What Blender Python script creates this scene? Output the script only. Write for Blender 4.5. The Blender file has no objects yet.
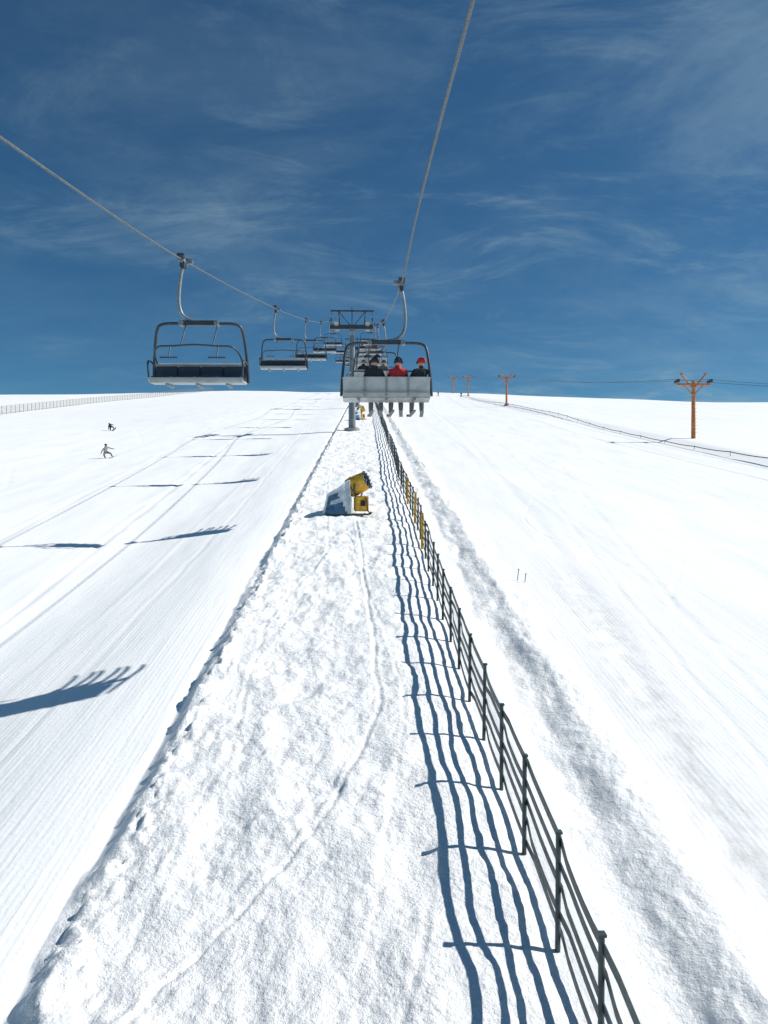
import bpy, bmesh, math, random
import numpy as np
from mathutils import Vector, Matrix, Euler
random.seed(4); rng=np.random.RandomState(7)
S=0.185
scene=bpy.context.scene
scene.view_settings.view_transform='Standard'; scene.view_settings.look='None'; scene.view_settings.exposure=0

# ---------------- materials
def mat(name,col,rough=.6,metal=0.,noise=0.,nscale=8.,bump=0.):
    m=bpy.data.materials.new(name); m.use_nodes=True; nt=m.node_tree; b=nt.nodes['Principled BSDF']
    b.inputs['Base Color'].default_value=(*col,1); b.inputs['Roughness'].default_value=rough; b.inputs['Metallic'].default_value=metal
    tc=nt.nodes.new('ShaderNodeTexCoord'); n=nt.nodes.new('ShaderNodeTexNoise'); n.inputs['Scale'].default_value=nscale; n.inputs['Detail'].default_value=6
    nt.links.new(tc.outputs['Object'],n.inputs['Vector'])
    if noise>0:
        r=nt.nodes.new('ShaderNodeMapRange'); r.inputs[1].default_value=.3; r.inputs[2].default_value=.7
        r.inputs[3].default_value=1-noise; r.inputs[4].default_value=1+noise
        nt.links.new(n.outputs['Fac'],r.inputs[0])
        v=nt.nodes.new('ShaderNodeVectorMath'); v.operation='SCALE'; v.inputs[0].default_value=col
        nt.links.new(r.outputs[0],v.inputs['Scale']); nt.links.new(v.outputs[0],b.inputs['Base Color'])
    if bump>0:
        bp=nt.nodes.new('ShaderNodeBump'); bp.inputs['Strength'].default_value=bump; bp.inputs['Distance'].default_value=.02
        nt.links.new(n.outputs['Fac'],bp.inputs['Height']); nt.links.new(bp.outputs[0],b.inputs['Normal'])
    return m
M={}
M['steel']=mat('galvanised_steel',(.24,.27,.29),.5,.4,.2,6)
M['dark']=mat('dark_painted_steel',(.05,.065,.08),.45,.3,.25,5)
M['darkfab']=mat('dark_upholstery',(.035,.055,.085),.7,0,.2,6,.3)
M['shell']=mat('grey_seat_shell',(.42,.45,.46),.5,.1,.15,4)
M['rope']=mat('wire_rope_steel',(.13,.15,.155),.6,.3,.3,30)
M['black']=mat('black_rubber',(.02,.02,.022),.7)
M['conc']=mat('concrete',(.32,.31,.30),.9,0,.2,5,.4)
M['fence']=mat('fence_painted_steel',(.065,.09,.095),.5,.3,.35,7)
M['yellow']=mat('yellow_paint',(.66,.38,.03),.55,0,.25,5)
M['orange']=mat('orange_rusty_paint',(.55,.20,.06),.6,0,.35,3)
M['blue']=mat('blue_tarpaulin',(.045,.13,.23),.6,0,.3,4,.5)
M['white']=mat('white_paint',(.75,.77,.78),.5,0,.1,6)
M['palecover']=mat('pale_weathered_tarpaulin',(.56,.62,.66),.7,0,.2,4,.5)
M['net']=mat('net_fence_plastic',(.22,.20,.17),.8,0,.3,4)
M['red']=mat('red_jacket_fabric',(.50,.03,.03),.8,0,.2,10,.4)
M['blackfab']=mat('black_jacket_fabric',(.03,.032,.04),.85,0,.3,10,.4)
M['bluefab']=mat('navy_trouser_fabric',(.04,.06,.11),.85,0,.3,10,.4)
M['greyfab']=mat('grey_trouser_fabric',(.14,.14,.14),.85,0,.3,10,.4)
M['whitefab']=mat('pale_jacket_fabric',(.42,.40,.36),.85,0,.2,10,.4)
M['skin']=mat('skin',(.5,.3,.22),.55)
M['goggle']=mat('goggle_lens',(.06,.05,.04),.15)
M['boot']=mat('boot_plastic',(.12,.12,.13),.4)

# ---------------- mesh builder
class B:
    def __init__(s): s.v=[];s.f=[];s.m=[];s.sm=[];s.mats=[]
    def mi(s,k):
        if k not in s.mats: s.mats.append(k)
        return s.mats.index(k)
    def add(s,vs,fs,k,smooth=False,mtx=None):
        o=len(s.v); i=s.mi(k)
        for p in vs:
            p=Vector(p); s.v.append(tuple(mtx@p if mtx else p))
        for f in fs: s.f.append([a+o for a in f]); s.m.append(i); s.sm.append(smooth)
    def box(s,c,d,k,rot=None,bev=.0):
        bm=bmesh.new(); bmesh.ops.create_cube(bm,size=1)
        bmesh.ops.scale(bm,vec=d,verts=bm.verts)
        if bev>0: bmesh.ops.bevel(bm,geom=bm.edges[:],offset=bev,segments=2,affect='EDGES')
        mt=Matrix.Translation(c)@((rot if rot else Euler((0,0,0))).to_matrix().to_4x4())
        bm.verts.index_update()
        s.add([v.co.copy() for v in bm.verts],[[v.index for v in f.verts] for f in bm.faces],k,False,mt); bm.free()
    def tube(s,pts,r,k,n=8,smooth=True,cap=True):
        pts=[Vector(p) for p in pts]; N=len(pts); rr=r if isinstance(r,(list,tuple)) else [r]*N
        vs=[];fs=[]; prev=None
        for i,p in enumerate(pts):
            t=(pts[min(i+1,N-1)]-pts[max(i-1,0)]).normalized()
            if prev is None:
                a=Vector((0,0,1)) if abs(t.z)<.9 else Vector((1,0,0)); u=t.cross(a).normalized()
            else: u=(prev-t*prev.dot(t)).normalized()
            prev=u; w=t.cross(u)
            for j in range(n):
                an=2*math.pi*j/n; vs.append(p+(u*math.cos(an)+w*math.sin(an))*rr[i])
        for i in range(N-1):
            for j in range(n):
                a=i*n+j;b=i*n+(j+1)%n; fs.append([a,b,b+n,a+n])
        s.add(vs,fs,k,smooth)
        if cap:
            s.add(vs[:n],[list(range(n))[::-1]],k); s.add(vs[-n:],[list(range(n))],k)
    def slat(s,pts,th,ht,k):
        vs=[];fs=[]
        for p in pts:
            p=Vector(p)
            for dx,dz in((-th/2,-ht/2),(th/2,-ht/2),(th/2,ht/2),(-th/2,ht/2)): vs.append(p+Vector((dx,0,dz)))
        for i in range(len(pts)-1):
            for j in range(4): a=i*4+j;b=i*4+(j+1)%4; fs.append([a,b,b+4,a+4])
        s.add(vs,fs,k)
    def ball(s,c,r,k,seg=16,ring=10,mtx=None,fn=None):
        bm=bmesh.new(); bmesh.ops.create_uvsphere(bm,u_segments=seg,v_segments=ring,radius=1)
        bm.verts.index_update()
        vs=[]
        for v in bm.verts:
            p=v.co.copy()
            if fn: p=fn(p)
            vs.append(Vector((p.x*r[0],p.y*r[1],p.z*r[2]))+Vector(c))
        s.add(vs,[[v.index for v in f.verts] for f in bm.faces],k,True,mtx); bm.free()
    def mesh(s,name):
        me=bpy.data.meshes.new(name); me.from_pydata(s.v,[],s.f)
        for k in s.mats: me.materials.append(M[k])
        me.polygons.foreach_set('material_index',s.m); me.polygons.foreach_set('use_smooth',s.sm)
        me.update(); return me
    def obj(s,name,loc=(0,0,0),rz=0):
        return inst(s.mesh(name),name,loc,rz)
def inst(me,name,loc=(0,0,0),rz=0,sc=1):
    o=bpy.data.objects.new(name,me); scene.collection.objects.link(o); o.location=loc; o.rotation_euler=(0,0,rz); o.scale=(sc,sc,sc); return o

def bez(pts,n=8):
    P=[Vector(p) for p in pts]; P=[P[0]*2-P[1]]+P+[P[-1]*2-P[-2]]; out=[]
    for i in range(1,len(P)-2):
        for j in range(n):
            t=j/n; a,b,c,d=P[i-1],P[i],P[i+1],P[i+2]
            out.append(.5*((2*b)+(c-a)*t+(2*a-5*b+4*c-d)*t*t+(3*b-a-3*c+d)*t**3))
    out.append(P[-2]); return out

# ---------------- terrain
perm=rng.permutation(4096)
def hsh(ix,iy,seed): return perm[(perm[(ix+seed*131)&4095]+iy)&4095]/4095.
def vn(x,y,seed=0):
    ix=np.floor(x).astype(np.int64); iy=np.floor(y).astype(np.int64); fx=x-ix; fy=y-iy
    ux=fx*fx*fx*(fx*(fx*6-15)+10); uy=fy*fy*fy*(fy*(fy*6-15)+10)
    a=hsh(ix,iy,seed);b=hsh(ix+1,iy,seed);c=hsh(ix,iy+1,seed);d=hsh(ix+1,iy+1,seed)
    return (a*(1-ux)+b*ux)*(1-uy)+(c*(1-ux)+d*ux)*uy
def ss(a,b,x):
    t=np.clip((x-a)/(b-a),0,1); return t*t*(3-2*t)
TR=[ # (ys, xs, width, depth)
 ([5,8.8,10,12.3,15.9,22.4,40],[-3.0,-2.5,-1.7,-.58,.32,.15,-.6],.05,.030),
 ([5,8.8,10.5,13,17,24,38],[-.3,-.1,.2,.55,.9,.2,-1.2],.045,.012),
 ([5.5,7,8.5,9.5,11],[-.4,.1,.5,.75,1.1],.05,.022),
 ([6,14,22,30,50,80],[-3.3,-2.6,-2.9,-1.5,-2.6,-2.2],.06,.014),
 ([20,34,53,84,180,300],[-11.6,-12.2,-13.3,-15.3,-18,-22],.13,.045),
 ([10,35,63,156,300],[-14,-17.4,-19,-26,-36],.13,.030),
 ([8,20,40,90,200],[-7.5,-7.2,-7.0,-8.,-9],.10,.010),
 ([8,13,20.7,40,90,200],[5.4,5.9,7.1,9,12,16],.30,.016),
 ([8,16,30,60,120],[7.5,9,11,16,22],.12,.012),
 ([8,14,26,50,110],[6.6,7.6,8.9,12,17],.10,.010),
 ([14,20,27,36,50],[13,9,11,7.5,12],.07,.012),
 ([22,34,46,60,90],[9,15,11,18,14],.08,.014),
 ([40,55,70,95,130],[22,27,20,27,21],.10,.016),
 ([50,66,84,110,150],[-24,-31,-25,-34,-28],.14,.022),
 ([60,80,100,125,150],[-40,-32,-40,-33,-42],.16,.022),
]
def zrel(x,y):
    yc=np.interp(x,[-250,-150,-60,50,110,300],[235,275,335,310,185,160])
    h=-7.4+0*x
    left=ss(-4.6,-11,x)
    h=h-left*(.25+1.15*np.exp(-np.maximum(y,0)/28.))-.004*np.maximum(-x-12,0)
    h=h-np.maximum(y-yc,0)**2*.0006
    h=h+.45*ss(33.4,34.5,x)*(1-ss(240,300,y))
    h=h+(vn(x/23.,y/31.,1)-.5)*.5*ss(4,25,np.abs(x))+(vn(x/60.,y/80.,2)-.5)*1.4*ss(15,80,np.abs(x))
    strip=ss(-4.1,-3.65,x)*(1-ss(1.2,2.5,x))
    h=h+strip*.18
    h=h-.06*np.exp(-((x-2.55)/.3)**2)
    h=h+.11*np.exp(-((x-4.65)/.5)**2)-.10*np.exp(-((x-3.75)/.5)**2)
    return h
def fbm(x,y,seed,o=4,g=.5):
    r=0;a=1.
    for i in range(o):
        c,s=math.cos(.7*i),math.sin(.7*i); f=2.03**i
        r=r+a*(vn((x*c-y*s)*f,(x*s+y*c)*f,seed+i)-.5); a*=g
    return r
def detail(x,y):
    e=(vn(y/1.7,y*0+3.3,9)-.5)*.30+(vn(y/.5,y*0+1.3,19)-.5)*.16; e2=(vn(y/2.3,y*0+7.3,10)-.5)*.6
    rs=ss(-4.1,-3.8,x+e)*(1-ss(1.9,3.0,x)); rb=ss(3.0,3.7,x+e2)*(1-ss(4.7,5.4,x+e2))
    rough=np.clip(rs+rb*.6,0,1)
    calm=1-.55*ss(.6,1.3,x)*(1-ss(2.5,2.9,x))
    h=rough*calm*(.14*fbm(x/.75,y/1.0,30,4,.54)+.10*(vn(x/1.6,y/2.5,6)-.5))
    pat=ss(.4,.62,vn(x/1.1,y/1.6,15))
    h=h+rs*calm*pat*.07*np.abs(fbm(x/.35,y/.42,40,3,.6))
    h=h+rb*.07*(vn((x+e2)/.3,y/3.5,50)-.5)
    ed=np.exp(-((x+e+3.62)/.28)**2)*1.0+np.exp(-((x+e2-4.5)/.55)**2)*.22
    cl=np.maximum(vn(x/.13,y/.15,8)-.6,0)*.28+np.maximum(vn(x/.27,y/.33,11)-.6,0)*.34
    h=h+ed*cl
    h=h-.05*np.exp(-((x+e*.5+4.16)/.10)**2)*(y<400)
    for ys,xs,w,d in TR:
        xc=np.interp(y,ys,xs)
        if len(ys)==5 and ys[0]>11:
            xc=(np.interp(y-2.5,ys,xs)+np.interp(y-1,ys,xs)+np.interp(y+1,ys,xs)+np.interp(y+2.5,ys,xs))/4
        on=ss(ys[0],ys[0]*1.1,y)*(1-ss(ys[-1]*.85,ys[-1],y))
        wob=(vn(y/1.3,y*0+d*100,12)-.5)*.1
        q=(x-xc-wob)/w
        h=h+on*(-d*np.exp(-q*q)+.4*d*np.exp(-((np.abs(q)-2)/.8)**2))
    for xc in (-8.6,-13.6,-18.8,-24,10.3,15.6,21):
        h=h+.014*np.exp(-((x-xc-(vn(y/9.,y*0,13)-.5)*.5)/.12)**2)*(1-rough)
    h=h+(1-rough)*(.04*fbm(x/1.8,y/7.,70,3))
    return h,rough
def H(x,y):
    a=np.array([float(x)]);b=np.array([float(y)]); d,_=detail(a,b); return float((zrel(a,b)+d)[0]+S*y)
def geo(a,b,n): return list(np.geomspace(a,b,n))
xl=[-4.5-(v-.05) for v in geo(.05,1400,200)][::-1]; xr=[5.5+(v-.05) for v in geo(.05,1400,200)]
xs=np.array(sorted(set(np.round(xl+list(np.arange(-4.46,5.5,.04))+list(np.arange(5.5,9,.08))+list(np.arange(-9,-4.5,.1))+list(np.arange(-32,-9,.25))+list(np.arange(9,30,.25))+xr,3))))
ysl=[-400,-250,-150,-90,-60,-40,-25,-15,-8,-3,0,2,3,4]+list(5*np.exp(np.arange(0,1080)*.0042))
y_=ysl[-1]
while y_<2500: y_*=1.04; ysl.append(y_)
ys=np.array(ysl)
X,Y=np.meshgrid(xs,ys)
D,R=detail(X,Y); Z=zrel(X,Y)+D
Zr=np.where(Y>560, zrel(X,np.full_like(Y,560.))+D-(Y-560)*.08, Z)
Z=np.where(Y>560, Zr+S*560, Z+S*Y)
nx,ny=len(xs),len(ys)
co=np.stack([X,Y,Z],-1).reshape(-1,3)
me=bpy.data.meshes.new('snow_slope'); me.vertices.add(nx*ny); me.vertices.foreach_set('co',co.ravel().astype(np.float32))
idx=np.arange(nx*ny).reshape(ny,nx); q=np.stack([idx[:-1,:-1],idx[:-1,1:],idx[1:,1:],idx[1:,:-1]],-1).reshape(-1,4)
nf=len(q); me.loops.add(nf*4); me.polygons.add(nf)
me.loops.foreach_set('vertex_index',q.ravel().astype(np.int32)); me.polygons.foreach_set('loop_start',(np.arange(nf)*4).astype(np.int32))
me.update(calc_edges=True); me.polygons.foreach_set('use_smooth',np.ones(nf,bool))
def attr(nm,arr):
    at=me.attributes.new(nm,'FLOAT','POINT'); at.data.foreach_set('value',arr.ravel().astype(np.float32))
attr('rough',R); attr('near',np.clip(1-Y/90,0,1)*np.clip(1-np.abs(X)/60,0,1))
xc=np.interp(Y,[6,12.9,20.7,35],[5.2,6.0,7.0,8.2]); attr('dirt',np.exp(-((X-xc)/.8)**2)*ss(7,10,Y)*(1-ss(22,33,Y)))
sm=bpy.data.materials.new('snow'); sm.use_nodes=True; nt=sm.node_tree; bs=nt.nodes['Principled BSDF']
L=nt.links.new
def N(t,**k):
    n=nt.nodes.new(t)
    for a,b in k.items(): setattr(n,a,b)
    return n
tc=N('ShaderNodeTexCoord'); ar=N('ShaderNodeAttribute',attribute_name='rough'); an=N('ShaderNodeAttribute',attribute_name='near'); ad=N('ShaderNodeAttribute',attribute_name='dirt')
def noise(scale,vec=(1,1,1),det=5,ro=.55):
    mp=N('ShaderNodeMapping'); mp.inputs['Scale'].default_value=vec; L(tc.outputs['Object'],mp.inputs[0])
    n=N('ShaderNodeTexNoise'); n.inputs['Scale'].default_value=scale; n.inputs['Detail'].default_value=det; n.inputs['Roughness'].default_value=ro
    L(mp.outputs[0],n.inputs['Vector']); return n.outputs['Fac']
def mth(op,a,b):
    n=N('ShaderNodeMath',operation=op)
    for i,v in enumerate((a,b)):
        if isinstance(v,(int,float)): n.inputs[i].default_value=v
        else: L(v,n.inputs[i])
    return n.outputs[0]
fine=noise(9,(1,1,1),6,.65); lines=noise(1,(5,.10,1),4,.6); lm=noise(.3,(1,.3,1),3,.5)
cord=N('ShaderNodeTexWave',bands_direction='X'); cord.inputs['Scale'].default_value=2.6; cord.inputs['Distortion'].default_value=.6
L(tc.outputs['Object'],cord.inputs['Vector'])
inv=mth('SUBTRACT',1.,ar.outputs['Fac'])
h=mth('ADD',mth('MULTIPLY',fine,mth('ADD',mth('MULTIPLY',ar.outputs['Fac'],.08),.018)),mth('MULTIPLY',inv,mth('ADD',mth('MULTIPLY',mth('MULTIPLY',lines,lm),.055),mth('MULTIPLY',mth('MULTIPLY',cord.outputs['Fac'],lm),.006))))
bp=N('ShaderNodeBump'); bp.inputs['Distance'].default_value=1.; L(h,bp.inputs['Height']); L(mth('ADD',mth('MULTIPLY',an.outputs['Fac'],.75),.12),bp.inputs['Strength']); L(bp.outputs[0],bs.inputs['Normal'])
mx=N('ShaderNodeMixRGB'); mx.inputs[1].default_value=(.875,.895,.90,1); mx.inputs[2].default_value=(.945,.95,.945,1)
mr=N('ShaderNodeMapRange'); mr.inputs[1].default_value=.35; mr.inputs[2].default_value=.62; L(noise(.35,(1.6,.25,1),6,.6),mr.inputs[0]); L(mr.outputs[0],mx.inputs[0])
m2=N('ShaderNodeMixRGB'); m2.inputs[2].default_value=(.52,.50,.48,1); mr2=N('ShaderNodeMapRange'); mr2.inputs[1].default_value=.42; mr2.inputs[2].default_value=.70; L(noise(2.2,(1.4,.6,1),8,.7),mr2.inputs[0])
L(mth('MULTIPLY',mr2.outputs[0],mth('MULTIPLY',ad.outputs['Fac'],.6)),m2.inputs[0]); L(mx.outputs[0],m2.inputs[1]); L(m2.outputs[0],bs.inputs['Base Color'])
bs.inputs['Roughness'].default_value=.75; bs.inputs['Specular IOR Level'].default_value=.25
me.materials.append(sm); inst(me,'snow_slope')

# ---------------- ropes
from bisect import bisect
def pch(px,py):
    n=len(px); m=[0]*n
    for i in range(n):
        a=max(i-1,0);b=min(i+1,n-1); m[i]=(py[b]-py[a])/(px[b]-px[a])
    def f(x):
        i=min(max(bisect(px,x)-1,0),n-2); h=px[i+1]-px[i]; t=(x-px[i])/h
        return (2*t**3-3*t*t+1)*py[i]+(t**3-2*t*t+t)*h*m[i]+(-2*t**3+3*t*t)*py[i+1]+(t**3-t*t)*h*m[i+1]
    return f
T1=96;T2=165;T3=235;T4=300
hR=pch([-30,0,6.3,9.25,13.3,18.7,36,54,72,92,100,130,160,170,200,231,239,270,296,304,420],[4.5,3.45,3.2,3.1,2.85,2.32,2.6,3.6,4.9,6.75,6.75,5.0,6.5,6.5,5.2,6.3,6.3,5.2,6,6,-20])
hL=pch([-30,0,9,17.6,36,54,72,92,100,130,160,170,200,231,239,270,296,304,420],[4.1,3.05,2.78,2.70,3.2,4.0,5.1,6.6,6.6,5.0,6.4,6.4,5.2,6.2,6.2,5.2,6,6,-20])
XR=.92;XL=-4.3
def rope(name,x,f):
    b=B(); st=.05; R_=.011
    for k in range(6):
        pts=[]; y=-25.
        while y<45:
            a=2*math.pi*(y/.42+k/6.); pts.append((x+math.cos(a)*R_,y,f(y)+S*y+math.sin(a)*R_)); y+=st
        b.tube(pts,.0095,'rope',5)
    b.tube([(x,y,f(y)+S*y) for y in [45+i*2. for i in range(160)]],.024,'rope',6)
    b.obj(name)
rope('lift_cable',XR,hR); rope('lift_cable',XL,hL)

# ---------------- chair
def chair():
    b=B(); cx=.38; w=1.08
    b.box((0,0,.0),(.12,.5,.14),'steel',bev=.03); b.box((0,0,-.1),(.1,.26,.16),'dark',bev=.02)
    b.box((.10,.1,.02),(.22,.12,.10),'steel',bev=.02)
    for s in(-.2,.2): b.tube([(-.08,s,.06),(.08,s,.06)],.07,'dark',10)
    b.tube(bez([(0,0,-.1),(-.06,0,-.4),(-.10,0,-.9),(-.04,0,-1.22),(.14,0,-1.38),(cx,0,-1.43)]),.042,'steel',10)
    b.box((cx,0,-1.46),(.85,.13,.11),'dark',bev=.025)
    for s in(-.42,.42): b.tube([(cx+s,-.11,-1.47),(cx+s,.11,-1.47)],.06,'steel',12)
    b.tube(bez([(cx-w-.05,.2,-2.85),(cx-w-.02,.16,-2.3),(cx-w+.06,.06,-1.68),(cx-w+.2,0,-1.5),(cx-.45,0,-1.47),(cx+.45,0,-1.47),(cx+w-.2,0,-1.5),(cx+w-.06,.06,-1.68),(cx+w+.02,.16,-2.3),(cx+w+.05,.2,-2.85)]),.036,'dark',10)
    for s in(-1,1):
        b.tube(bez([(cx+s*(w+.03),.17,-2.42),(cx+s*(w+.03),-.2,-2.4),(cx+s*(w+.02),-.36,-2.5),(cx+s*(w-.0),-.34,-2.85)]),.024,'dark',8)
    z=-2.1
    b.tube(bez([(cx-w+.06,.12,-2.4),(cx-w+.1,-.25,-2.22),(cx-w+.25,-.42,z-.01),(cx-.5,-.45,z),(cx,-.45,z+.03),(cx+.5,-.45,z),(cx+w-.25,-.42,z-.01),(cx+w-.1,-.25,-2.22),(cx+w-.06,.12,-2.4)]),.021,'dark',8)
    for s in(-.32,.42):
        b.tube(bez([(cx+s,0,-1.5),(cx+s+.03,-.25,-1.75),(cx+s,-.45,z)]),.016,'dark',6)
    for s in(-.55,.55):
        b.tube([(cx+s,-.45,z),(cx+s,-.62,z-.3)],.016,'dark',6); b.tube([(cx+s-.2,-.62,z-.3),(cx+s+.2,-.62,z-.3)],.018,'dark',6)
    for i in range(4):
        xx=cx-w+.27+i*.54
        b.box((xx,-.1,-2.80),(.51,.50,.09),'darkfab',Euler((math.radians(4),0,0)),.03)
        b.box((xx,.165,-2.62),(.525,.07,.34),'darkfab',Euler((math.radians(-12),0,0)),.02)
    b.box((cx,-.09,-2.880),(2.20,.54,.06),'shell',Euler((math.radians(4),0,0)),.015)
    b.box((cx,-.385,-2.855),(2.20,.05,.085),'shell',None,.015)
    b.box((cx,.222,-2.62),(2.18,.035,.5),'shell',Euler((math.radians(-12),0,0)),.012)
    b.tube([(cx-w-.03,.19,-2.40),(cx+w+.03,.19,-2.40)],.028,'shell',8)
    for z_ in(-2.5,-2.76): b.box((cx,.262-(z_+2.62)*.2-.012,z_),(2.1,.03,.03),'steel',Euler((math.radians(-12),0,0)))
    for s in(-.7,0,.7): b.box((cx+s,.05,-2.935),(.06,.55,.05),'steel',None,.01)
    for s in(-.54,0,.54): b.box((cx+s,.25,-2.62),(.05,.03,.46),'steel',Euler((math.radians(-12),0,0)))
    return b.mesh('chairlift_chair')
CH=chair()
left=[17.6+18.2*i for i in range(13)]; right=[18.7+18.0*i for i in range(13)]
for y in left: inst(CH,'chairlift_chair',(XL,y,hL(y)+S*y-.03),random.uniform(-.03,.03))
for y in right: inst(CH,'chairlift_chair',(XR,y,hR(y)+S*y-.03),math.pi+random.uniform(-.02,.02))
inst(CH,'chairlift_chair',(XL,-2,hL(-2)-S*2-.03),0)

# ---------------- people
def figure(J,jacket='red',pants='blackfab',helmet='blackfab',look=(0,1,0),board=None,name='skier'):
    names=list(J); P={k:Vector(J[k]) for k in names}
    edges=[('pelvis','waist'),('waist','chest'),('chest','neck'),('neck','skull')]
    for s in'LR':
        edges+=[('chest','sh'+s),('sh'+s,'el'+s),('el'+s,'wr'+s),('wr'+s,'ha'+s),('pelvis','hip'+s),('hip'+s,'kn'+s),('kn'+s,'an'+s),('an'+s,'to'+s)]
    rad=dict(pelvis=.145,waist=.14,chest=.165,neck=.065,skull=.075)
    for s in'LR': rad.update({'sh'+s:.088,'el'+s:.062,'wr'+s:.045,'ha'+s:.045,'hip'+s:.11,'kn'+s:.082,'an'+s:.065,'to'+s:.05})
    P['skull']=P['head']-Vector((0,0,.02))
    ks=['pelvis','waist','chest','neck','skull']+[a+s for s in'LR' for a in('sh','el','wr','ha','hip','kn','an','to')]
    me=bpy.data.meshes.new('sk'); me.from_pydata([P[k] for k in ks],[(ks.index(a),ks.index(b)) for a,b in edges],[])
    o=bpy.data.objects.new('sk',me); scene.collection.objects.link(o)
    md=o.modifiers.new('s','SKIN'); md.use_smooth_shade=True
    sv=me.skin_vertices[0].data
    for i,k in enumerate(ks): sv[i].radius=(rad[k],rad[k]); sv[i].use_root=(k=='pelvis')
    sd=o.modifiers.new('d','SUBSURF'); sd.levels=2
    dg=bpy.context.evaluated_depsgraph_get(); ev=o.evaluated_get(dg); m2=bpy.data.meshes.new_from_object(ev)
    b=B(); segs=[(P[a],P[c],a,c) for a,c in edges]
    def cls(p):
        best=9;r=''
        for A,C,a,c in segs:
            d=C-A; t=max(0,min(1,(p-A).dot(d)/max(d.length_squared,1e-9))); q=(p-(A+d*t)).length/((rad[a]+rad[c])/2)
            if q<best: best=q;r=(a,c,t)
        a,c,t=r
        if a.startswith('an') or (a.startswith('kn') and t>.55): return 'boot'
        if a.startswith('wr'): return 'blackfab'
        if a.startswith('hip') or a.startswith('kn'): return pants
        if a=='pelvis' and c.startswith('hip'): return pants
        if a=='neck' and t>.5: return 'skin'
        return jacket
    for k in set([jacket,pants,'boot','blackfab','skin']): b.mi(k)
    vs=[v.co.copy() for v in m2.vertices]
    b.v=[tuple(v) for v in vs]
    for p in m2.polygons:
        b.f.append(list(p.vertices)); b.m.append(b.mi(cls(p.center))); b.sm.append(True)
    bpy.data.objects.remove(o)
    f=Vector(look).normalized(); up=Vector((0,0,1)); r=f.cross(up).normalized(); up=r.cross(f)
    mt=Matrix.Translation(P['head'])@Matrix((( r.x,f.x,up.x,0),(r.y,f.y,up.y,0),(r.z,f.z,up.z,0),(0,0,0,1)))
    def face(p):
        if p.y>0 and p.z<-.2: p.x*=1-.25*(-p.z); 
        return p
    b.ball((0,.012,.03),(.078,.098,.118),'skin',16,12,mt,face)
    b.ball((0,.112,.012),(.014,.02,.026),'skin',8,6,mt); b.ball((0,.098,-.035),(.026,.008,.007),'red',8,6,mt)
    for s in(-1,1):
        b.ball((s*.078,0,.02),(.012,.02,.03),'skin',8,6,mt); b.ball((s*.03,.098,.04),(.012,.008,.007),'white',8,6,mt)
    b.ball((0,-.008,.065),(.108,.128,.115),helmet,18,12,mt,lambda p:Vector((p.x,p.y,max(p.z,-.35 if p.y<.35 else .1))))
    b.tube([mt@Vector((.112*math.sin(a),.01+.118*math.cos(a),.045)) for a in np.linspace(-1.9,1.9,15)],.016,'blackfab',6)
    b.ball((0,.098,.045),(.08,.03,.036),'goggle',12,8,mt)
    for s,sg in(('L',-1),('R',1)):
        d=(P['ha'+s]-P['wr'+s]).normalized(); side=d.cross(Vector((0,0,1))); side=side.normalized() if side.length>.1 else Vector((1,0,0)); dn=Vector((0,0,-1)) if abs(d.z)<.8 else Vector((0,1,0))
        for i,l in enumerate((.06,.075,.078,.06)):
            o_=P['ha'+s]+side*(i-1.5)*.022+d*.02
            b.tube([o_,o_+d*l*.6,o_+d*l*.75+dn*l*.5,o_+d*l*.5+dn*l*.8],[.013,.013,.012,.009],'blackfab',6)
        o_=P['wr'+s]+d*.03-side*sg*.03
        b.tube([o_,o_-side*sg*.03+d*.03,o_-side*sg*.03+d*.06+dn*.02],[.014,.013,.01],'blackfab',6)
    if board=='skis':
        for s in'LR':
            t=P['to'+s];a=P['an'+s]; d=(t-a); d.z=0; d.normalize()
            zz=t.z-.06; c=Vector((t.x,t.y,zz))-d*.1; sd_=Vector((d.y,-d.x,0))
            prof=[(-.78,.0),(-.5,0),(0,.0),(.5,0),(.7,.03),(.85,.1)]
            V=[];F=[]
            for i,(q_,h_) in enumerate(prof):
                wd=.048 if i not in(0,5) else .03
                for sx in(-1,1):
                    for hz in(0,.014): V.append(c+d*q_+sd_*wd*sx+Vector((0,0,h_+hz)))
            for i in range(5):
                k=i*4; F+=[[k,k+4,k+6,k+2],[k+1,k+3,k+7,k+5],[k,k+1,k+5,k+4],[k+2,k+6,k+7,k+3]]
            F+=[[0,2,3,1],[20,21,23,22]]
            b.add(V,F,'dark')
            b.box(c+Vector((0,0,.04)),(.07,.07,.05),'boot')
    if board=='board':
        A=P['toL'];C=P['toR']; A2=P['anL'];C2=P['anR']; mid=(A+C+A2+C2)/4; d=(C2-A2).normalized(); up=Vector((0,0,1)); up=(up-d*up.dot(d)).normalized(); sd_=d.cross(up)
        mid=mid-up*.075
        V=[];F=[];n=11
        for i in range(n):
            q_=-1+2*i/(n-1); wd=.145*(1-max(0,abs(q_)-.7)**2*9) ; hz=max(0,abs(q_)-.75)*.35
            for sx in(-1,1):
                for t in(0,.015): V.append(mid+d*q_*.76+sd_*wd*sx+up*(hz+t))
        for i in range(n-1):
            k=i*4; F+=[[k,k+4,k+6,k+2],[k+1,k+3,k+7,k+5],[k,k+1,k+5,k+4],[k+2,k+6,k+7,k+3]]
        F+=[[0,2,3,1],[4*n-4,4*n-3,4*n-1,4*n-2]]
        b.add(V,F,'dark')
    return b.mesh(name)
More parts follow.
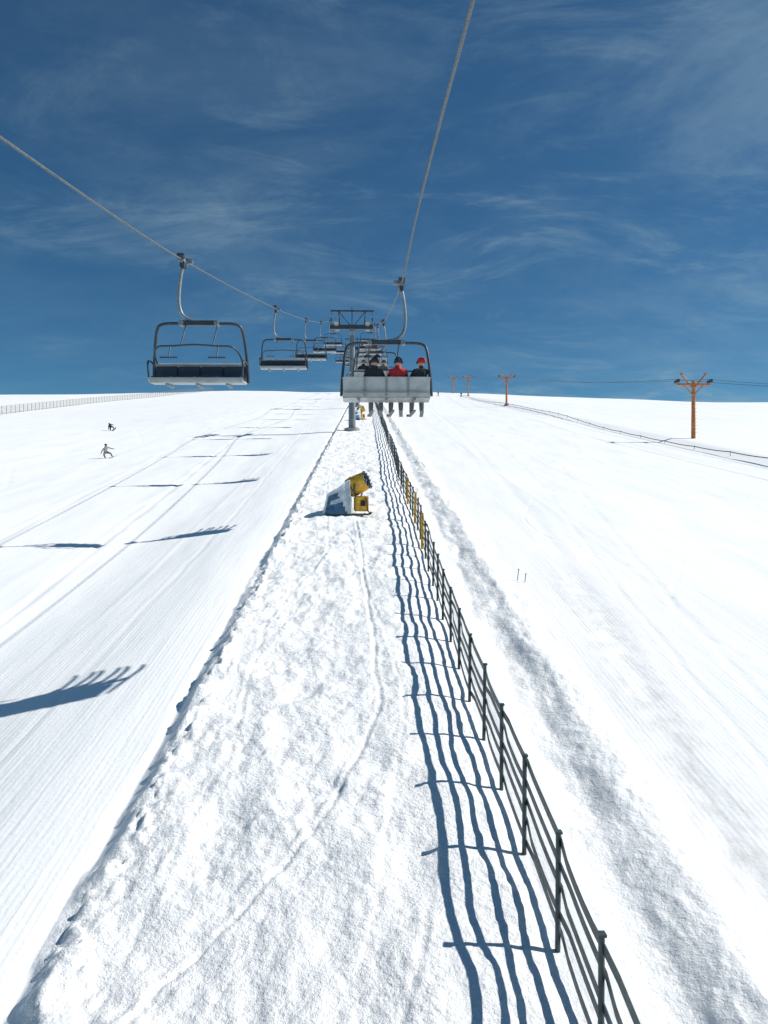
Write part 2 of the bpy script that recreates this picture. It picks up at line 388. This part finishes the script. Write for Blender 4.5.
def seated(lean=0,arm=0,head=0):
    J=dict(pelvis=(0,0,.12),waist=(0,-.02,.27),chest=(lean*.3,.0,.46),neck=(lean*.4,.02,.62),head=(lean*.45+head*.03,.05,.74))
    for s,g in(('L',-1),('R',1)):
        J['sh'+s]=(g*.18+lean*.35,.0,.53); J['el'+s]=(g*.25+lean*.2,.12+arm*.05,.30); J['wr'+s]=(g*.17,.36,.36+arm*.05*g); J['ha'+s]=(g*.16,.42,.37+arm*.05*g)
        J['hip'+s]=(g*.1,.08,.11); J['kn'+s]=(g*.12,.5,.10); J['an'+s]=(g*.13,.52,-.33); J['to'+s]=(g*.14,.70,-.40)
    return J
F1=figure(seated(.1,1,0),'red','blackfab','blackfab',(.1,1,0),'skis','skier')
F2=figure(seated(-.15,0,1),'blackfab','bluefab','blackfab',(-.5,1,-.1),'skis','skier')
F3=figure(seated(.2,-1,0),'blackfab','blackfab','boot',(.6,1,0),'skis','skier')
F5=figure(seated(.25,-1,-1),'blackfab','blackfab','red',(-.6,1,0),'skis','skier')
F4=figure(seated(0,.5,0),'greyfab','greyfab','dark',(0,1,0),'skis','skier')
def riders(y,items):
    base=hR(y)+S*y-.03-2.745; c=XR-.38
    for dx,F in items: inst(F,'skier',(c+dx,y-.03,base),0)
riders(18.7,[(-.26,F2),(.26,F1),(.80,F5)])
riders(36.7,[(-.7,F3),(-.2,F2),(.4,F4)])
riders(54.7,[(-.3,F2),(.3,F3)]); riders(72.7,[(-.8,F2),(0,F1),(.6,F2)])
riders(108.7,[(-.3,F2),(.3,F4)])
def boarder():
    J=dict(pelvis=(.12,-.08,.62),waist=(.1,-.0,.76),chest=(.0,.1,.95),neck=(-.05,.17,1.09),head=(-.08,.21,1.2))
    J.update(shL=(-.2,.12,1.02),elL=(-.42,.14,.84),wrL=(-.56,.24,.76),haL=(-.62,.27,.75),shR=(.16,.14,1.0),elR=(.38,.08,.84),wrR=(.50,.06,.68),haR=(.54,.06,.63),
      hipL=(-.02,-.05,.58),knL=(-.28,.14,.40),anL=(-.32,-.02,.13),toL=(-.34,.14,.08),hipR=(.22,-.05,.6),knR=(.34,.16,.42),anR=(.30,-.02,.13),toR=(.32,.14,.08))
    return J
SB1=figure(boarder(),'whitefab','greyfab','blackfab',(-1,.3,-.1),'board','snowboarder')
SB2=figure(boarder(),'blackfab','blackfab','dark',(-1,.3,-.1),'board','snowboarder')
def place(me,name,x,y,rot,tilt=0,dz=0):
    o=inst(me,name,(x,y,H(x,y)+dz)); o.rotation_euler=(0,tilt,rot); return o
place(SB1,'snowboarder',-24.0,70,math.radians(-160),.30,-.03); place(SB2,'snowboarder',-34.2,101,math.radians(-25),-.55,.0)
def standing():
    J=dict(pelvis=(0,-.03,.92),waist=(0,0,1.08),chest=(0,.04,1.3),neck=(0,.06,1.48),head=(0,.09,1.62))
    for s,g in(('L',-1),('R',1)):
        J['sh'+s]=(g*.19,.05,1.4);J['el'+s]=(g*.3,.1,1.12);J['wr'+s]=(g*.28,.33,1.05);J['ha'+s]=(g*.28,.4,1.04)
        J['hip'+s]=(g*.1,-.03,.88);J['kn'+s]=(g*.14,.1,.5);J['an'+s]=(g*.15,0,.13);J['to'+s]=(g*.16,.17,.08)
    return J
ST=figure(standing(),'blackfab','bluefab','dark',(0,1,0),'skis','skier')
place(ST,'skier',32.6,250,2.9); place(ST,'skier',26,262,2.2)
place(ST,'skier',-2.9,140,0.3)

# ---------------- lift towers
def tower(h=14.0):
    b=B(); 
    b.tube([(0,0,-1.5),(0,0,.35)],1.0,'conc',20); b.tube([(0,0,.35),(0,0,.42)],.75,'dark',20)
    b.tube([(0,0,.4),(0,0,h*.5),(0,0,h-.9)],[.46,.40,.34],'steel',20)
    for z in(h*.33,h*.66): b.tube([(0,0,z-.05),(0,0,z+.05)],.5,'steel',20)
    for s in(-.2,.2): b.tube([(s,-.62,1.5),(s,-.50,h-.9)],.025,'dark',6)
    for i in range(int((h-2.6)/.4)): b.tube([(-.2,-.60+i*.003,1.7+i*.4),(.2,-.60+i*.003,1.7+i*.4)],.015,'dark',5)
    w=2.6
    b.box((0,0,h-.65),(2*w+.5,.5,.55),'dark',None,.04)
    for s in(-1,1):
        x=s*w
        b.box((x,0,h-.42),(.22,5.2,.16),'dark',None,.02)
        for i in range(8):
            yy=-2.45+i*.7; b.tube([(x-.06,yy,h-.26),(x+.06,yy,h-.26)],.23,'black',14); b.tube([(x-.08,yy,h-.26),(x+.08,yy,h-.26)],.1,'steel',8)
        for k in range(4):
            b.box((x,-2.1+k*1.4,h-.36),(.16,.9,.1),'steel',None,.02)
        b.box((x-s*.6,0,h-.55),(.5,5,.05),'steel')
        for yy in(-2.4,-1.2,0,1.2,2.4): b.tube([(x-s*.85,yy,h-.55),(x-s*.85,yy,h+.5)],.022,'steel',6)
        for zz in(0,.5): b.tube([(x-s*.85,-2.4,h+zz),(x-s*.85,2.4,h+zz)],.022,'steel',6)
        b.tube([(s*1.6,0,h-.4),(s*1.75,0,h+1.4)],.07,'dark',8)
        b.tube([(s*.25,0,h-.4),(s*1.7,0,h+1.35)],.05,'dark',8)
    b.box((0,0,h+1.45),(2*w+.4,.2,.2),'dark',None,.03)
    for s in(-1,1):
        b.tube([(s*w,0,h+1.4),(s*w,0,h+.9)],.03,'dark',6); b.box((s*w,0,h+.85),(.15,.3,.2),'steel')
    b.tube([(0,0,h-.4),(0,0,h+2.0)],.06,'dark',8)
    b.box((.0,-.3,h-1.5),(.5,.06,.5),'white',None,.01)
    return b.mesh('lift_tower')
for y in(T1,T2,T3,T4):
    gx=-1.68; g=H(gx,y); top=(hR(y)+S*y)-g
    inst(tower(top-.01),'lift_tower',(gx,y,g))

# ---------------- fence
def fence():
    b=B(); y0=4.0; sp=1.85; n=110; pts=[]
    for i in range(n):
        y=y0+i*sp+random.uniform(-.08,.08); x=2.42+.0012*(y-8)+random.uniform(-.02,.02); x+= .06*math.sin(y*.21)
        g=H(x,y); pts.append((x,y,g,random.uniform(-.05,.08)))
    heights=[.20,.50,.80,1.10,1.40]
    for i,(x,y,g,ln) in enumerate(pts):
        k='yellow' if (27<y<43 and i%3==0) else 'fence'
        b.tube([(x,y,g-.4),(x+ln*.6,y+ln*.4,g+1.52+ln*.3)],.036 if k=='fence' else .065,k,8)
        b.box((x+ln*.6,y+ln*.4,g+1.53+ln*.3),(.09,.09,.03),'fence')
    for hi,hh in enumerate(heights):
        line=[]
        for i in range(n-1):
            x,y,g,l=pts[i]; x2,y2,g2,l2=pts[i+1]
            for j in range(5):
                t=j/5; line.append((x*(1-t)+x2*t+.045+.02*math.sin(i*2.1+hh*9),y*(1-t)+y2*t,(g*(1-t)+g2*t)+hh-.16*t*(1-t)*(1+math.sin(i*3.7+hh*5))+.02*math.sin(i*1.3+hi)))
        b.slat(line,.016,.10 if hi<4 else .115,'fence')
    b.obj('safety_fence')
fence()

b=B(); pts=[]
for i in range(95):
    y=120+i*2.4; x=-70-8*math.sin((y-120)/230*3.1)
    pts.append((x,y,H(x,y)))
for i,(x,y,g) in enumerate(pts): b.tube([(x,y,g-.2),(x,y,g+1.75)],.05,'net',5)
for hh in(.15,.4,.65,.9,1.15,1.4,1.65): b.tube([(x,y,g+hh) for x,y,g in pts],.03,'net',4)
b.obj('net_fence')

b=B(); pts=[]
for i in range(34):
    y=40+i*7; x=34.2+.8*math.sin(y*.05); pts.append((x,y,H(x,y)))
for x,y,g in pts: b.tube([(x,y,g-.2),(x+random.uniform(-.05,.05),y,g+.36)],.025,'fence',6)
ln=[]
for (x,y,g),(x2,y2,g2) in zip(pts,pts[1:]):
    for j in range(5): t=j/5; ln.append((x*(1-t)+x2*t,y*(1-t)+y2*t,g*(1-t)+g2*t+.28-.3*t*(1-t)))
b.tube(ln,.045,'fence',5)
b.obj('rope_fence')

for (x,y,l) in((5.5,26.6,.4),(5.72,26.4,.3)):
    b=B(); b.tube([(0,0,-.1),(.05,0,l)],.014,'fence',6); b.box((.05,0,l),(.04,.04,.03),'black'); b.obj('marker_stake',(x,y,H(x,y)))

# ---------------- drag lift towers
def tbar():
    b=B()
    b.tube([(0,0,-.8),(0,0,3.5),(0,0,7.0)],[.26,.22,.18],'orange',12); b.box((0,0,.05),(1.0,1.0,.3),'conc',None,.05)
    b.box((0,0,6.55),(3.9,.22,.24),'orange',None,.03)
    for s in(-1,1):
        b.tube([(0,0,6.0),(s*1.4,0,7.7)],.09,'orange',8); b.tube([(s*.2,0,5.5),(s*1.2,0,6.5)],.06,'orange',8)
        b.box((s*1.9,0,6.8),(.14,1.3,.16),'dark',None,.02)
        for yy in(-.5,0,.5): b.tube([(s*1.9-.05,yy,6.95),(s*1.9+.05,yy,6.95)],.16,'black',12)
        b.box((s*1.4,0,7.75),(.35,.2,.15),'orange',None,.02)
    for i in range(12): b.tube([(-.32,-.2,1+i*.4),(.32,-.2,1+i*.4)],.02,'orange',5)
    return b.mesh('drag_lift_tower')
TB=tbar(); tp=[]
for x,y in((40,8),(37.7,84),(34.2,178),(37.5,268),(38.5,322)):
    g=H(x,y)-(.35 if y==84 else 0); inst(TB,'drag_lift_tower',(x,y,g)); tp.append((x,y,g))
for s in(-1,1):
    b=B(); ln=[]
    for (x,y,g),(x2,y2,g2) in zip(tp,tp[1:]):
        for j in range(12): t=j/12; ln.append((x*(1-t)+x2*t+s*1.9,y*(1-t)+y2*t,(g*(1-t)+g2*t)+7.12-6*t*(1-t)*.6))
    b.tube(ln,.022,'dark',5); b.obj('drag_lift_cable')

# ---------------- snow cannon
def cannon():
    b=B()
    ax=Vector((.42,-.16,.20)).normalized()
    c=Vector((.36,.15,1.62))
    def P(t): return c+ax*t
    b.tube([P(-.5),P(-.45),P(-.3),P(.1),P(.46),P(.54)],[.42,.50,.52,.50,.47,.50],'yellow',28,cap=False)
    b.tube([P(.54),P(.525),P(.5),P(.2)],[.50,.46,.42,.36],'dark',28,cap=False)
    b.tube([P(.2),P(.19)],.37,'black',20)
    b.tube([P(-.5),P(-.54),P(-.56)],[.50,.48,.40],'black',28)
    b.tube([P(-.27),P(-.23)],.535,'dark',28)
    b.tube([P(.1),P(.52)],[.14,.05],'steel',12)
    u=ax.cross(Vector((0,0,1))).normalized(); w=ax.cross(u)
    for i in range(6):
        a=i*math.pi/3; b.tube([P(.36)+(u*math.cos(a)+w*math.sin(a))*.08,P(.36)+(u*math.cos(a)+w*math.sin(a))*.38],.02,'steel',5)
    for i in range(14):
        a=i*math.pi/7; q_=P(.54)+(u*math.cos(a)+w*math.sin(a))*.48; b.tube([q_,q_+ax*.06],.03,'steel',6)
    for s in(-1,1): b.tube([c+u*s*.55,c+u*s*.56-Vector((0,0,.5)),c+u*s*.1-Vector((0,0,.85))],.045,'dark',8)
    b.tube([(.30,.15,.2),(.30,.15,1.0)],.11,'dark',12)
    b.box((.52,-.05,.60),(.70,.5,.80),'yellow',Euler((0,0,.25)),.05); b.box((.62,-.32,.62),(.26,.03,.30),'black',Euler((0,0,.25)),.01)
    b.tube(bez([(.6,-.2,.95),(.8,-.3,.8),(.85,-.3,.3),(1.0,-.2,.05)]),.03,'black',7)
    for s in(-.45,.45): b.tube(bez([(-1.2,s,.15),(-1.0,s,.05),(0,s,.05),(.9,s,.05),(1.05,s,.18)]),.05,'dark',8)
    for x in(-.7,0,.7): b.tube([(x,-.45,.08),(x,.45,.08)],.045,'dark',8)
    A=Vector((-1.46,-.5,.02));Bq=Vector((-1.20,-.42,1.05));C=Vector((-.08,-.35,1.80));Dq=Vector((.02,-.5,.08))
    n=15;m=13
    def S_(u_,v_):
        p=(A*(1-u_)+Dq*u_)*(1-v_)+(Bq*(1-u_)+C*u_)*v_
        p.y+=-.12*math.sin(math.pi*u_)*(.4+.6*v_)+.035*math.sin(u_*17+v_*6)*(1-v_*.5)+.02*math.sin(v_*21+u_*4); p.z+=.03*math.sin(u_*9)*v_; return p
    V=[S_(i/(n-1),j/(m-1)) for i in range(n) for j in range(m)]
    Fb=[];Fw=[]
    for i in range(n-1):
        for j in range(m-1):
            f=[i*m+j,(i+1)*m+j,(i+1)*m+j+1,i*m+j+1]
            pale=(i<1 or i>=n-3 or j>=m-3 or (i+j*.55>11.2) or (3<=i<=8 and j in(5,6)))
            (Fw if pale else Fb).append(f)
    b.add(V,Fb,'blue',True); b.add(V,Fw,'palecover',True)
    V2=[Vector((p.x+.04,p.y+.85-.1*p.z,p.z)) for p in V]; b.add(V2,[f[::-1] for f in Fb+Fw],'blue',True)
    def strip(idx,k): 
        a=[V[i] for i in idx]; c_=[V2[i] for i in idx]; q=len(a); b.add(a+c_,[[i,i+1,q+i+1,q+i] for i in range(q-1)],k,True)
    strip([i*m+m-1 for i in range(n)],'palecover'); strip([j for j in range(m)],'palecover'); strip([(n-1)*m+j for j in range(m)],'palecover')
    for idx in([j for j in range(m)],[i*m+m-1 for i in range(n)],[(n-1)*m+j for j in range(m)]): b.tube([V[i]+Vector((0,-.01,0)) for i in idx],.03,'white',6)
    return b.mesh('snow_cannon')
CN=cannon()
x,y=-.72,38.5; inst(CN,'snow_cannon',(x,y,H(x,y)-.02))
x,y=-.9,118; inst(CN,'snow_cannon',(x,y,H(x,y)),.6)

# ---------------- sun and sky
dv=Vector((-1.1,-.14,-1.0))
sun=bpy.data.lights.new('sun','SUN'); sun.energy=4.95; sun.angle=math.radians(.5); sun.color=(1,.97,.92)
so=bpy.data.objects.new('sun',sun); scene.collection.objects.link(so); so.rotation_euler=dv.to_track_quat('-Z','Y').to_euler(); so.location=(60,0,60)
w=bpy.data.worlds.new('World'); scene.world=w; w.use_nodes=True; nt=w.node_tree; L=nt.links.new
bg=nt.nodes['Background']; bg.inputs['Strength'].default_value=.1
sk=N('ShaderNodeTexSky',sky_type='NISHITA'); sk.sun_disc=False; sk.sun_elevation=math.atan2(1.0,1.109); sk.sun_rotation=math.atan2(1.1,.14); sk.altitude=2500; sk.air_density=1.0; sk.dust_density=.3; sk.ozone_density=2.0
hs=N('ShaderNodeHueSaturation'); hs.inputs['Saturation'].default_value=1.2; hs.inputs['Value'].default_value=.62; L(sk.outputs[0],hs.inputs['Color'])
tn=N('ShaderNodeMixRGB',blend_type='MULTIPLY'); tn.inputs[0].default_value=1; tn.inputs[2].default_value=(.70,1.12,1.15,1); L(hs.outputs[0],tn.inputs[1])
tc=N('ShaderNodeTexCoord'); sp=N('ShaderNodeSeparateXYZ'); L(tc.outputs['Generated'],sp.inputs[0])
zz=mth('ADD',mth('MAXIMUM',sp.outputs[2],0.),.16)
cb=N('ShaderNodeCombineXYZ'); L(mth('DIVIDE',sp.outputs[0],zz),cb.inputs[0]); L(mth('DIVIDE',sp.outputs[1],zz),cb.inputs[1])
def wn(rot,sc,scale,dist,det=8,ro=.6,off=0):
    mp=N('ShaderNodeMapping'); mp.inputs['Rotation'].default_value=(0,0,rot); mp.inputs['Scale'].default_value=sc; mp.inputs['Location'].default_value=(off,off*.7,0); L(cb.outputs[0],mp.inputs[0])
    n=N('ShaderNodeTexNoise'); n.inputs['Scale'].default_value=scale; n.inputs['Detail'].default_value=det; n.inputs['Roughness'].default_value=ro; n.inputs['Distortion'].default_value=dist; L(mp.outputs[0],n.inputs['Vector']); return n.outputs['Fac']
def rmp(v,a,b_,c=0,d=1):
    n=N('ShaderNodeMapRange',interpolation_type='SMOOTHSTEP'); n.inputs[1].default_value=a;n.inputs[2].default_value=b_;n.inputs[3].default_value=c;n.inputs[4].default_value=d; L(v,n.inputs[0]); return n.outputs[0]
wisps=mth('MULTIPLY',rmp(wn(.75,(1,1.9,1),1.6,.7,10,.68),.46,.80),rmp(wn(.2,(1,1,1),.8,.3,3,.5,9.4),.40,.64))
w2=mth('MULTIPLY',rmp(wn(-.45,(1,1.5,1),2.8,.5,10,.7,5.),.46,.82),rmp(wn(.9,(1,1,1),.9,.2,3,.5,21.),.42,.66))
# cirrus bank is denser to the east (+x side of the sky)
east=rmp(mth('DIVIDE',sp.outputs[0],mth('ADD',mth('MAXIMUM',sp.outputs[1],0.),.3)),-.35,.55,.35,1.)
veil=mth('MULTIPLY',rmp(wn(.5,(.8,1.3,1),1.0,.8,10,.68,7.),.40,.76),.30)
fac=mth('MINIMUM',mth('MULTIPLY',mth('ADD',mth('ADD',mth('MULTIPLY',wisps,.9),mth('MULTIPLY',w2,.75)),mth('ADD',veil,.05)),east),.8)
mx=N('ShaderNodeMixRGB'); L(fac,mx.inputs[0]); L(tn.outputs[0],mx.inputs[1]); mx.inputs[2].default_value=(3.0,4.4,5.2,1); L(mx.outputs[0],bg.inputs['Color'])

# ---------------- camera
cam=bpy.data.cameras.new('camera'); co_=bpy.data.objects.new('camera',cam); scene.collection.objects.link(co_); scene.camera=co_
cam.sensor_fit='VERTICAL'; cam.sensor_height=36; cam.lens=26; cam.clip_end=6000; cam.clip_start=.1
co_.location=(0,0,0); co_.rotation_euler=(math.radians(90),0,math.radians(-1.47))
